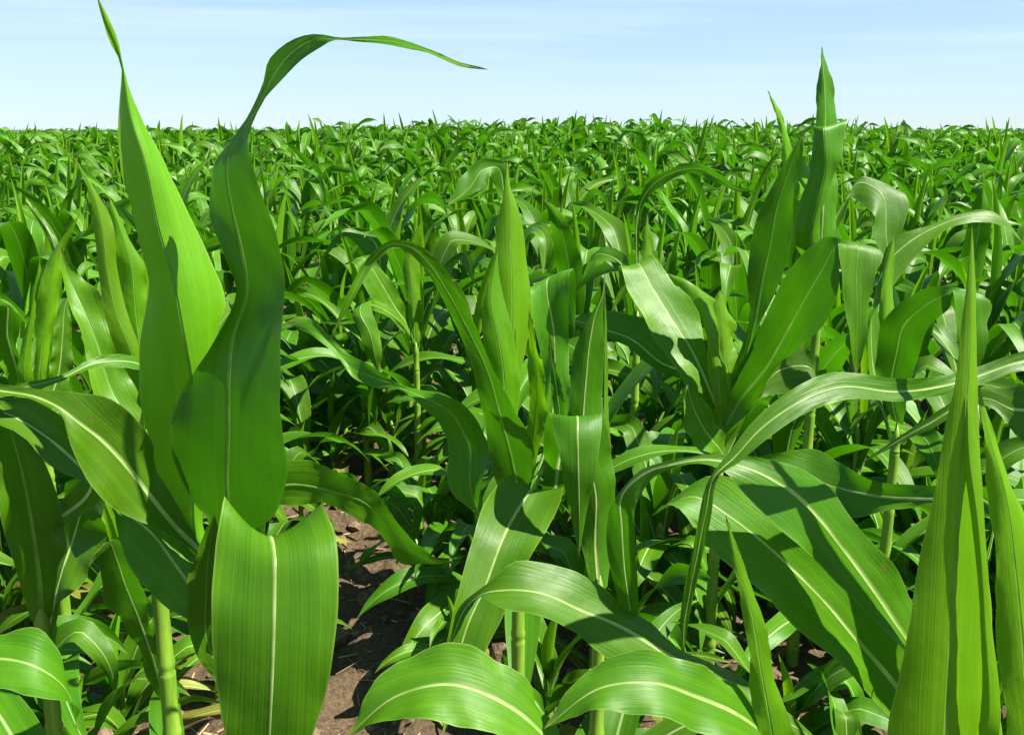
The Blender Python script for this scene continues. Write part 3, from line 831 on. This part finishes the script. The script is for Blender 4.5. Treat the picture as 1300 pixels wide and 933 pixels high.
P_([(1192, 886, 1197, 872, 1205, 852, .90), (1142, 823, 1150, 808, 1162, 764, .89), (1092, 766, 1108, 746, 1136, 722, .89), (1040, 715, 1072, 697, 1088, 668, .89), (1000, 683, 1034, 650, 1055, 618, .885), (962, 641, 990, 613, 1012, 593, .88),
    (925, 603, 945, 592, 958, 582, .88), (895, 590, 900, 583, 905, 577, .885), (862, 592, 860, 587, 860, 583, .89), (828, 607, 820, 599, 814, 596, .90), (808, 640, 788, 632, 778, 636, .905), (808, 672, 789, 668, 770, 664, .91), (807, 720, 792, 716, 775, 710, .915),
    (810, 780, 800, 776, 790, 772, .92), (808, 836, .925)], tilt=(-0.3, 0.06, 0.35), nr=84, rib=0.0038)
P_([(1118, 896, 1142, 876, 1165, 846, .94), (1060, 838, 1090, 814, 1135, 780, .93), (1003, 788, 1040, 755, 1085, 716, .92), (955, 742, 982, 700, 1035, 665, .915), (905, 697, 928, 656, 972, 625, .915), (860, 646, 880, 630, 906, 606, .925), (826, 655, .935)], tilt=(-0.3, 0.06, 0.3), rib=0.0038)
P_([(1250, 650, 1250, 637, 1250, 618, .98), (1183, 641, 1183, 634, 1183, 615, 1.03), (1120, 650, 1115, 630, 1110, 611, 1.07), (1076, 656, 1068, 620, 1068, 588, 1.1), (1042, 640, 1025, 605, 1034, 569, 1.12), (990, 612, 985, 590, 985, 577, 1.13), (930, 586, 1.15)], tilt=(-0.35, 0.15, 0.35))
endP()

# --- X: its long leaf crosses in front from the right
X, endX = hero('front corn plant whose long thin leaf stretches across the narrow rolled spear plant', (1490, 620, .96), seed=13, lower=1, low_az=(0.4,), group='foreground plants mostly out of view')
X([(1470, 560, 1470, 545, 1470, 520, .95), (1400, 482, 1400, 465, 1400, 440, .93), (1300, 471, 1300, 458, 1300, 446, .91), (1230, 493, 1228, 482, 1226, 470, .90), (1140, 510, 1141, 497, 1142, 481, .86), (1070, 508, 1060, 492, 1055, 472, .83),
   (1025, 523, 1015, 510, 1009, 492, .81), (975, 556, 965, 545, 958, 533, .795), (936, 589, 930, 583, 924, 576, .785), (914, 603, 908, 603, 902, 604, .78), (904, 650, 896, 650, 888, 650, .78), (893, 700, 886, 700, 879, 700, .785), (882, 750, 876, 750, 868, 750, .79),
   (872, 800, 868, 800, 864, 800, .795), (869, 833, .80)], tilt=(-0.25, 0.05, 0.25), nr=90)
X([(1470, 580, 1480, 570, 1490, 560, .97), (1380, 520, 1380, 490, 1380, 470, 1.0), (1300, 560, 1290, 520, 1285, 490, 1.03), (1262, 520, 1255, 505, 1250, 492, 1.05), (1180, 545, 1175, 540, 1172, 534, 1.06), (1090, 590, 1.08)], tilt=(-0.3, 0.1, 0.3))
endX()

# --- U, V, W: plants of the next row with one telling leaf each
U, endU = hero('corn plant behind the rolled spear, dark leaf bent over into a pale tip', (1140, 530, 1.72), seed=14, lower=4)
U([(1152, 502, 1132, 497, 1114, 482, 1.72), (1166, 452, 1140, 446, 1113, 450, 1.71), (1179, 416, 1150, 410, 1122, 406, 1.69), (1196, 400, 1172, 390, 1150, 381, 1.67), (1207, 388, 1198, 375, 1192, 363, 1.65), (1207, 371, 1227, 373, 1254, 380, 1.63),
   (1213, 410, 1231, 412, 1254, 415, 1.62), (1222, 456, 1232, 460, 1245, 462, 1.62), (1233, 505, 1.63)], tilt=(-0.2, 0.08, 0.2), back=True)
U([(1140, 520, 1142, 515, 1148, 505, 1.74), (1118, 420, 1125, 415, 1135, 412, 1.75), (1120, 350, 1127, 345, 1135, 348, 1.76), (1135, 300, 1.77)], tilt=VO, mat=M_SPEAR)
U([(1130, 540, 1125, 530, 1120, 520, 1.75), (1100, 480, 1108, 460, 1120, 440, 1.78), (1135, 360, 1130, 330, 1128, 310, 1.82), (1190, 300, 1180, 292, 1172, 288, 1.84), (1270, 285, 1268, 276, 1266, 270, 1.86), (1300, 310, 1.88)], tilt=(-0.3, 0.1, 0.3))
endU()
V, endV = hero('corn plant with a broad flopping leaf directly behind the bright pointed whorl', (648, 330, 2.25), seed=15, lower=4)
V([(655, 300, 650, 294, 644, 288, 2.24), (634, 248, 640, 242, 646, 232, 2.22), (622, 223, 632, 213, 643, 207, 2.2), (618, 232, 613, 216, 612, 203, 2.18), (601, 246, 597, 238, 588, 222, 2.16), (569, 261, 2.14)], tilt=(-0.2, 0.1, 0.2))
V([(640, 330, 648, 330, 656, 325, 2.26), (645, 280, 652, 280, 659, 280, 2.27), (648, 240, 2.27)], tilt=VO, mat=M_SPEAR)
V([(650, 335, 660, 332, 668, 325, 2.26), (668, 300, 675, 290, 684, 285, 2.2), (680, 300, 690, 298, 700, 290, 2.15), (690, 350, 2.12)], tilt=(-0.2, 0.1, 0.2))
endV()
W, endW = hero('corn plant whose thin dark leaf arches over behind the wide pale shiny leaf', (810, 380, 2.35), seed=16, lower=4)
W([(806, 332, 809, 332, 812, 332, 2.34), (806, 285, 809, 285, 813, 285, 2.33), (812, 250, 816, 252, 821, 255, 2.32), (828, 227, 832, 232, 838, 237, 2.31), (850, 215, 853, 220, 857, 225, 2.3), (888, 208, 890, 215, 893, 223, 2.29), (915, 221, 914, 228, 913, 234, 2.28),
   (936, 237, 935, 240, 934, 243, 2.27), (962, 244, 2.26)], tilt=(-0.2, 0.1, 0.2))
W([(804, 380, 812, 378, 820, 372, 2.36), (812, 330, 820, 328, 828, 330, 2.37), (822, 270, 2.38)], tilt=VO, mat=M_SPEAR)
W([(806, 385, 802, 378, 800, 370, 2.36), (780, 340, 784, 330, 792, 322, 2.4), (755, 330, 760, 322, 768, 312, 2.42), (730, 370, 2.44)], tilt=(-0.2, 0.1, 0.2))
endW()
M_, endM = hero('corn plant with pale drooping leaves between the tallest plant and the pointed whorl', (530, 520, 2.85), seed=17, lower=4)
M_([(514, 414, 514, 407, 518, 400, 2.84), (497, 404, 504, 393, 512, 385, 2.82), (475, 383, 488, 366, 501, 362, 2.80), (460, 359, 473, 342, 484, 341, 2.79), (453, 339, 461, 328, 471, 325, 2.79), (436, 336, 2.82)], tilt=(-0.3, 0.1, 0.3))
M_([(515, 420, 512, 412, 510, 404, 2.82), (478, 396, 477, 388, 478, 381, 2.76), (452, 392, 459, 387, 470, 383, 2.70), (447, 400, 457, 397, 472, 394, 2.67), (457, 422, 469, 422, 481, 421, 2.65), (466, 451, 476, 452, 485, 453, 2.65), (481, 472, 2.66)], tilt=(0.0, -0.1, 0.15))
M_([(521, 424, 527, 424, 534, 418, 2.85), (516, 372, 524, 368, 534, 373, 2.85), (512, 335, 521, 330, 533, 338, 2.86), (520, 308, 526, 302, 533, 310, 2.86), (536, 278, 2.86)], tilt=VO, mat=M_SPEAR)
M_([(532, 425, 538, 420, 542, 412, 2.86), (548, 385, 555, 372, 566, 366, 2.84), (560, 345, 570, 330, 585, 326, 2.82), (578, 330, 588, 320, 600, 318, 2.8), (602, 360, 2.78)], tilt=(0.25, 0.08, -0.2))
M_([(525, 440, 520, 432, 518, 424, 2.88), (490, 395, 488, 380, 492, 368, 2.95), (455, 312, 470, 302, 484, 300, 3.0), (432, 298, 440, 290, 455, 290, 2.98), (405, 335, 2.95)], tilt=(-0.25, 0.1, 0.3))
endM()
HERO_XY = [tuple(o.location[:2]) for o in COL.objects if o.name.startswith('corn_plant')]

# ------------------------------------------------------------------ the field in rows
VARIANTS = [make_variant(100 + i) for i in range(20)]
SHORT = [make_variant(500 + i, short=True) for i in range(12)]
ROW, STEP, SLANT = 0.68, 0.165, math.tan(R(4))
spots = []
row = 0
y0 = 2.35
while y0 + row * ROW < 9.6:
    yb = y0 + row * ROW
    n = int((yb * 1.15 + 3.2) / STEP)
    for i in range(-n // 2, n // 2 + 1):
        x = i * STEP + rng.normal(0, 0.03) + (row % 3) * 0.06
        y = yb + x * SLANT + rng.normal(0, 0.045)
        if rng.random() < 0.03: continue
        spots.append((x, y))
    row += 1


def px(x, y, z):
    yy, zz = y, z - EYE
    dep = yy * CP - zz * SP
    up = yy * SP + zz * CP
    return PW / 2 + FPX * x / dep, PH / 2 - FPX * up / dep


field, beside = [], []
for x, y in spots:
    u, v = px(x, y, 0.6)
    if any(math.hypot(x - a, y - b) < 0.17 for a, b in HERO_XY): continue
    if y < 2.9 and 330 < u < 600: continue            # the gap where the bare soil shows
    if -110 < u < 1410: field.append((x, y))
    else: beside.append((x, y))
field.sort(key=lambda p: p[1])
# one small plant stands in the gap
FAR = field[226:]
field = field[:226]
x_, y_, _ = at(537, 770, 2.28)
field.insert(0, (float(x_), float(y_)))

FILL = [(700, 1.60, .62), (840, 2.0, .8), (1015, 1.42, .55), (1105, 1.32, .5), (1285, 1.42, .66), (130, 1.5, .72), (-30, 1.38, .74), (20, 2.0, .72), (1195, 2.05, .8), (985, 2.15, .85),
        (150, 2.0, .85), (265, 1.75, .62), (330, 2.1, .6), (612, 1.95, .72), (735, 2.1, .85), (1290, 1.95, .75), (1080, 2.15, .9), (800, 1.5, .45), (1180, 1.5, .6), (70, 1.32, .55), (905, 2.2, .85), (1250, 1.2, .5),
        (400, 3.0, .72), (602, 2.2, .6), (445, 3.5, .85), (575, 1.75, .42), (560, 2.2, .6), (430, 2.9, .72), (500, 3.0, .78), (472, 3.3, .9), (385, 2.6, .6)]
fr = random.Random(5)
while len(FILL) < 84:
    fu, fy = fr.uniform(-60, 1360), fr.uniform(1.75, 3.3)
    if 345 < fu < 585 and fy < 3.1: continue
    if 840 < fu < 1010 and fy < 2.3: continue
    fx = float(at(fu, 700, fy)[0])
    if any(math.hypot(fx - a, fy - b) < 0.12 for a, b in HERO_XY): continue
    FILL.append((fu, fy, fr.uniform(0.58, 0.8)))
FILLXY = [(float(at(u, 700, Y)[0]), Y, k) for u, Y, k in FILL]
GROUP_F = 'corn plants in the rows behind the foreground plants'
LABEL_F = 'waist-high green corn plant with arching leaves, in the rows behind the tall foreground plants'
for k, (x, y, size) in enumerate([(*p, .62 if i == 0 else 1.0) for i, p in enumerate(field)] + FILLXY):
    pool = SHORT if size < 0.81 else VARIANTS
    parts = pool[(k * 7 + int(rng.integers(0, 3))) % len(pool)]
    near = ground_height(x, y) if math.hypot(x, y - 2) < 6 else -0.02
    root = empty('corn_plant', (x, y, terrain(x, y) + near), float(rng.uniform(0, 6.28)))
    s = float(np.clip(rng.normal(0.90, 0.08), 0.7, 1.1)) * (size * 1.32 if size < 0.81 else size)
    if y < 3.4 and size >= 0.81: s = min(s, 0.92 + 0.10 * max(0.0, y - 2.3))
    root.scale = (s, s, s * float(rng.uniform(0.95, 1.05)))
    inner = size < 1 and k > 0
    tag(root, ('short corn plant with low spreading leaves, half hidden under the taller plants in front' if inner else LABEL_F) if k else 'small short corn plant standing alone on the bare soil', 'corn plant', ('short plants under the foreground leaves' if inner else GROUP_F) if k else None)
    for kind, me in parts:
        o = bpy.data.objects.new(kind, me)
        COL.objects.link(o)
        o.parent = root

# the mass of plants further off, too many to count
def joined(parts, name):
    V, F, UM, UN, MI, mats = [], [], [], [], [], []
    off = 0
    for kind, me in parts:
        n = len(me.vertices)
        co = np.empty(n * 3, np.float32); me.vertices.foreach_get('co', co)
        V.append(co.reshape(-1, 3))
        m = me.materials[0]
        if m not in mats: mats.append(m)
        has = 'metric' in me.uv_layers
        for p in me.polygons:
            F.append(tuple(i + off for i in p.vertices)); MI.append(mats.index(m))
            for li in p.loop_indices:
                if has:
                    UM.append(tuple(me.uv_layers['metric'].data[li].uv)); UN.append(tuple(me.uv_layers['norm'].data[li].uv))
                else:
                    UM.append((0.0, 0.0)); UN.append((0.5, 0.5))
        off += n
    me = bpy.data.meshes.new(name)
    me.from_pydata(np.concatenate(V).tolist(), [], F)
    for nm, arr in (('metric', UM), ('norm', UN)):
        me.uv_layers.new(name=nm).data.foreach_set('uv', np.array(arr, np.float32).ravel())
    for m in mats: me.materials.append(m)
    me.polygons.foreach_set('material_index', MI)
    me.polygons.foreach_set('use_smooth', [True] * len(F))
    return me


proto = bpy.data.collections.new('field_plants')
for i in range(10):
    proto.objects.link(bpy.data.objects.new('field_plant', joined(make_variant(300 + i, 18, 5, spear=0.88), 'field_plant')))

pts = [(x, y) for x, y in FAR + beside]
for yr in (0.85, 1.45, 1.95):                      # the near rows go on to either side of the view
    for i in range(-22, 23):
        x, y = i * 0.17 + rng.normal(0, 0.03), yr + rng.normal(0, 0.05)
        if abs(x) > 0.62 * y + 0.32 and all(math.hypot(x - a_, y - b_) > 0.2 for a_, b_ in HERO_XY): pts.append((x, y))
yb = y0 + row * ROW
while yb < 45:
    n = int((yb * 1.2 + 6) / STEP)
    for i in range(-n // 2, n // 2 + 1):
        x = i * STEP + rng.normal(0, 0.035)
        pts.append((x, yb + x * SLANT + rng.normal(0, 0.06)))
    yb += ROW
def scatter(y1, y2, dens):
    area = (y2 * y2 - y1 * y1) * 0.6
    n = int(area * dens)
    yy = np.sqrt(rng.uniform(y1 * y1, y2 * y2, n))
    xx = rng.uniform(-0.6, 0.6, n) * yy
    pts.extend(zip(xx.tolist(), yy.tolist()))
scatter(45, 120, 2.4)
scatter(120, 420, 0.35)
P = np.array([(x, y, terrain(x, y) - 0.02) for x, y in pts], np.float32)
me = bpy.data.meshes.new('corn_field')
me.from_pydata(P.tolist(), [], [])
nP = len(P)
a = me.attributes.new('turn', 'FLOAT_VECTOR', 'POINT')
rot = np.zeros((nP, 3), np.float32)
rot[:, 2] = rng.uniform(0, 6.28, nP); rot[:, :2] = rng.normal(0, 0.05, (nP, 2))
a.data.foreach_set('vector', rot.ravel())
a = me.attributes.new('size', 'FLOAT', 'POINT')
a.data.foreach_set('value', (np.clip(rng.normal(0.96, 0.11, nP) + 0.20 * (rng.random(nP) < 0.18), 0.66, 1.34) * np.clip(0.96 + (P[:, 1] - 8) * 0.006, 0.96, 1.06)).astype(np.float32))
a = me.attributes.new('which', 'INT', 'POINT')
a.data.foreach_set('value', rng.integers(0, 10, nP).astype(np.int32))
fo = link_mesh('corn_field', me)
tag(fo, 'mass of green corn plants filling the field out to the skyline', 'corn', None, 'stuff')
ng = bpy.data.node_groups.new('plants_on_points', 'GeometryNodeTree')
ng.interface.new_socket('Geometry', in_out='INPUT', socket_type='NodeSocketGeometry')
ng.interface.new_socket('Geometry', in_out='OUTPUT', socket_type='NodeSocketGeometry')
gi, go = ng.nodes.new('NodeGroupInput'), ng.nodes.new('NodeGroupOutput')
ci = ng.nodes.new('GeometryNodeCollectionInfo')
ci.inputs['Collection'].default_value = proto
ci.inputs['Separate Children'].default_value = True
ci.inputs['Reset Children'].default_value = True
ip = ng.nodes.new('GeometryNodeInstanceOnPoints')
ip.inputs['Pick Instance'].default_value = True
def named(nm, typ):
    k = ng.nodes.new('GeometryNodeInputNamedAttribute')
    k.data_type = typ
    k.inputs['Name'].default_value = nm
    return [s for s in k.outputs if s.enabled and s.name == 'Attribute'][0]
ng.links.new(gi.outputs[0], ip.inputs['Points'])
ng.links.new(ci.outputs[0], ip.inputs['Instance'])
ng.links.new(named('which', 'INT'), ip.inputs['Instance Index'])
ng.links.new(named('turn', 'FLOAT_VECTOR'), ip.inputs['Rotation'])
ng.links.new(named('size', 'FLOAT'), ip.inputs['Scale'])
ng.links.new(ip.outputs[0], go.inputs[0])
fo.modifiers.new('plants', 'NODES').node_group = ng

# ------------------------------------------------------------------ weeds, clods, straw
def weed_mesh(rnd):
    out = []
    n = rnd.randint(5, 9)
    for i in range(n):
        az = i * 2.4 + rnd.uniform(-.3, .3)
        g = grown_blade(rnd, rnd.uniform(0.05, 0.12), rnd.uniform(0.018, 0.034), 0.0, az, R(rnd.uniform(15, 60)), R(rnd.uniform(20, 80)), 1.2, R(20), R(8), 0.3, 0.002, 10, 5, 0.003)
        out.append(strip_mesh('leaf', g[0], 5, g[5], M_WEED, g[4]))
    return out


weeds = [weed_mesh(random.Random(900 + i)) for i in range(5)]
wn_ = 0
for k in range(400):
    x, y = rng.uniform(-2.2, 2.2), rng.uniform(2.2, 5.2)
    u, v = px(x, y, 0.0)
    if not (0 < u < 1300) or wn_ >= 46: continue
    wn_ += 1
    root = empty('weed', (x, y, ground_height(x, y) + 0.002), float(rng.uniform(0, 6.28)))
    s = float(rng.uniform(0.6, 1.3)); root.scale = (s, s, s)
    tag(root, 'small low green weed with short leaves sprouting from the soil', 'weed', 'weeds growing on the soil between the corn')
    for m_ in weeds[wn_ % 5]:
        o = bpy.data.objects.new('leaf', m_); COL.objects.link(o); o.parent = root

V, F = [], []
ico = [(0, 0, 1), (.89, 0, .45), (.28, .85, .45), (-.72, .53, .45), (-.72, -.53, .45), (.28, -.85, .45), (.72, .53, -.45), (-.28, .85, -.45), (-.89, 0, -.45), (-.28, -.85, -.45), (.72, -.53, -.45), (0, 0, -1)]
icf = [(0, 1, 2), (0, 2, 3), (0, 3, 4), (0, 4, 5), (0, 5, 1), (1, 6, 2), (2, 7, 3), (3, 8, 4), (4, 9, 5), (5, 10, 1), (6, 7, 2), (7, 8, 3), (8, 9, 4), (9, 10, 5), (10, 6, 1), (11, 7, 6), (11, 8, 7), (11, 9, 8), (11, 10, 9), (11, 6, 10)]
for k in range(6500):
    y = 1.2 + 4.0 * rng.random() ** 1.3
    x = rng.uniform(-1, 1) * (0.55 * y + 0.4)
    r_ = min(0.036, 0.004 + rng.exponential(0.0065))
    z = ground_height(x, y) + r_ * 0.25
    sc = rng.uniform(0.6, 1.25, 3) * r_
    b = len(V)
    for c in ico:
        j = rng.uniform(0.75, 1.2)
        V.append((x + c[0] * sc[0] * j, y + c[1] * sc[1] * j, z + c[2] * sc[2] * 0.8 * j))
    F += [(p + b, q + b, r2 + b) for p, q, r2 in icf]
me = bpy.data.meshes.new('soil_clods'); me.from_pydata(V, [], F); me.materials.append(M_CLOD)
tag(link_mesh('soil_clods', me), 'small crumbled clods of brown earth on the soil', 'soil', None, 'stuff')
V, F = [], []
for k in range(2200):
    y = 1.3 + 3.6 * rng.random() ** 1.2
    x = rng.uniform(-1, 1) * (0.55 * y + 0.4)
    L_, a_, w_ = rng.uniform(0.02, 0.11), rng.uniform(0, 6.28), rng.uniform(0.0009, 0.0028)
    z = ground_height(x, y) + 0.008
    d_ = np.array((math.cos(a_), math.sin(a_), rng.uniform(-.15, .25))); n_ = np.array((-math.sin(a_), math.cos(a_), 0))
    b = len(V); c = np.array((x, y, z))
    for e in (-0.5, 0.5):
        for q in ((1, 0), (-0.5, 0.87), (-0.5, -0.87)):
            V.append(tuple(c + d_ * L_ * e + n_ * w_ * q[0] + np.array((0, 0, 1)) * w_ * q[1]))
    F += [(b, b + 1, b + 4, b + 3), (b + 1, b + 2, b + 5, b + 4), (b + 2, b, b + 3, b + 5), (b, b + 2, b + 1), (b + 3, b + 4, b + 5)]
me = bpy.data.meshes.new('dry_straw'); me.from_pydata(V, [], F); me.materials.append(M_STRAW)
tag(link_mesh('dry_straw', me), 'scattered bits of dry straw lying on the soil', 'straw', None, 'stuff')

for k_, v_ in HERO_COUNT.items(): print('HERO', k_, v_)
print('FIELD', len(field), 'MASS', nP, 'tris', sum(len(m.polygons) * 2 for m in bpy.data.meshes))
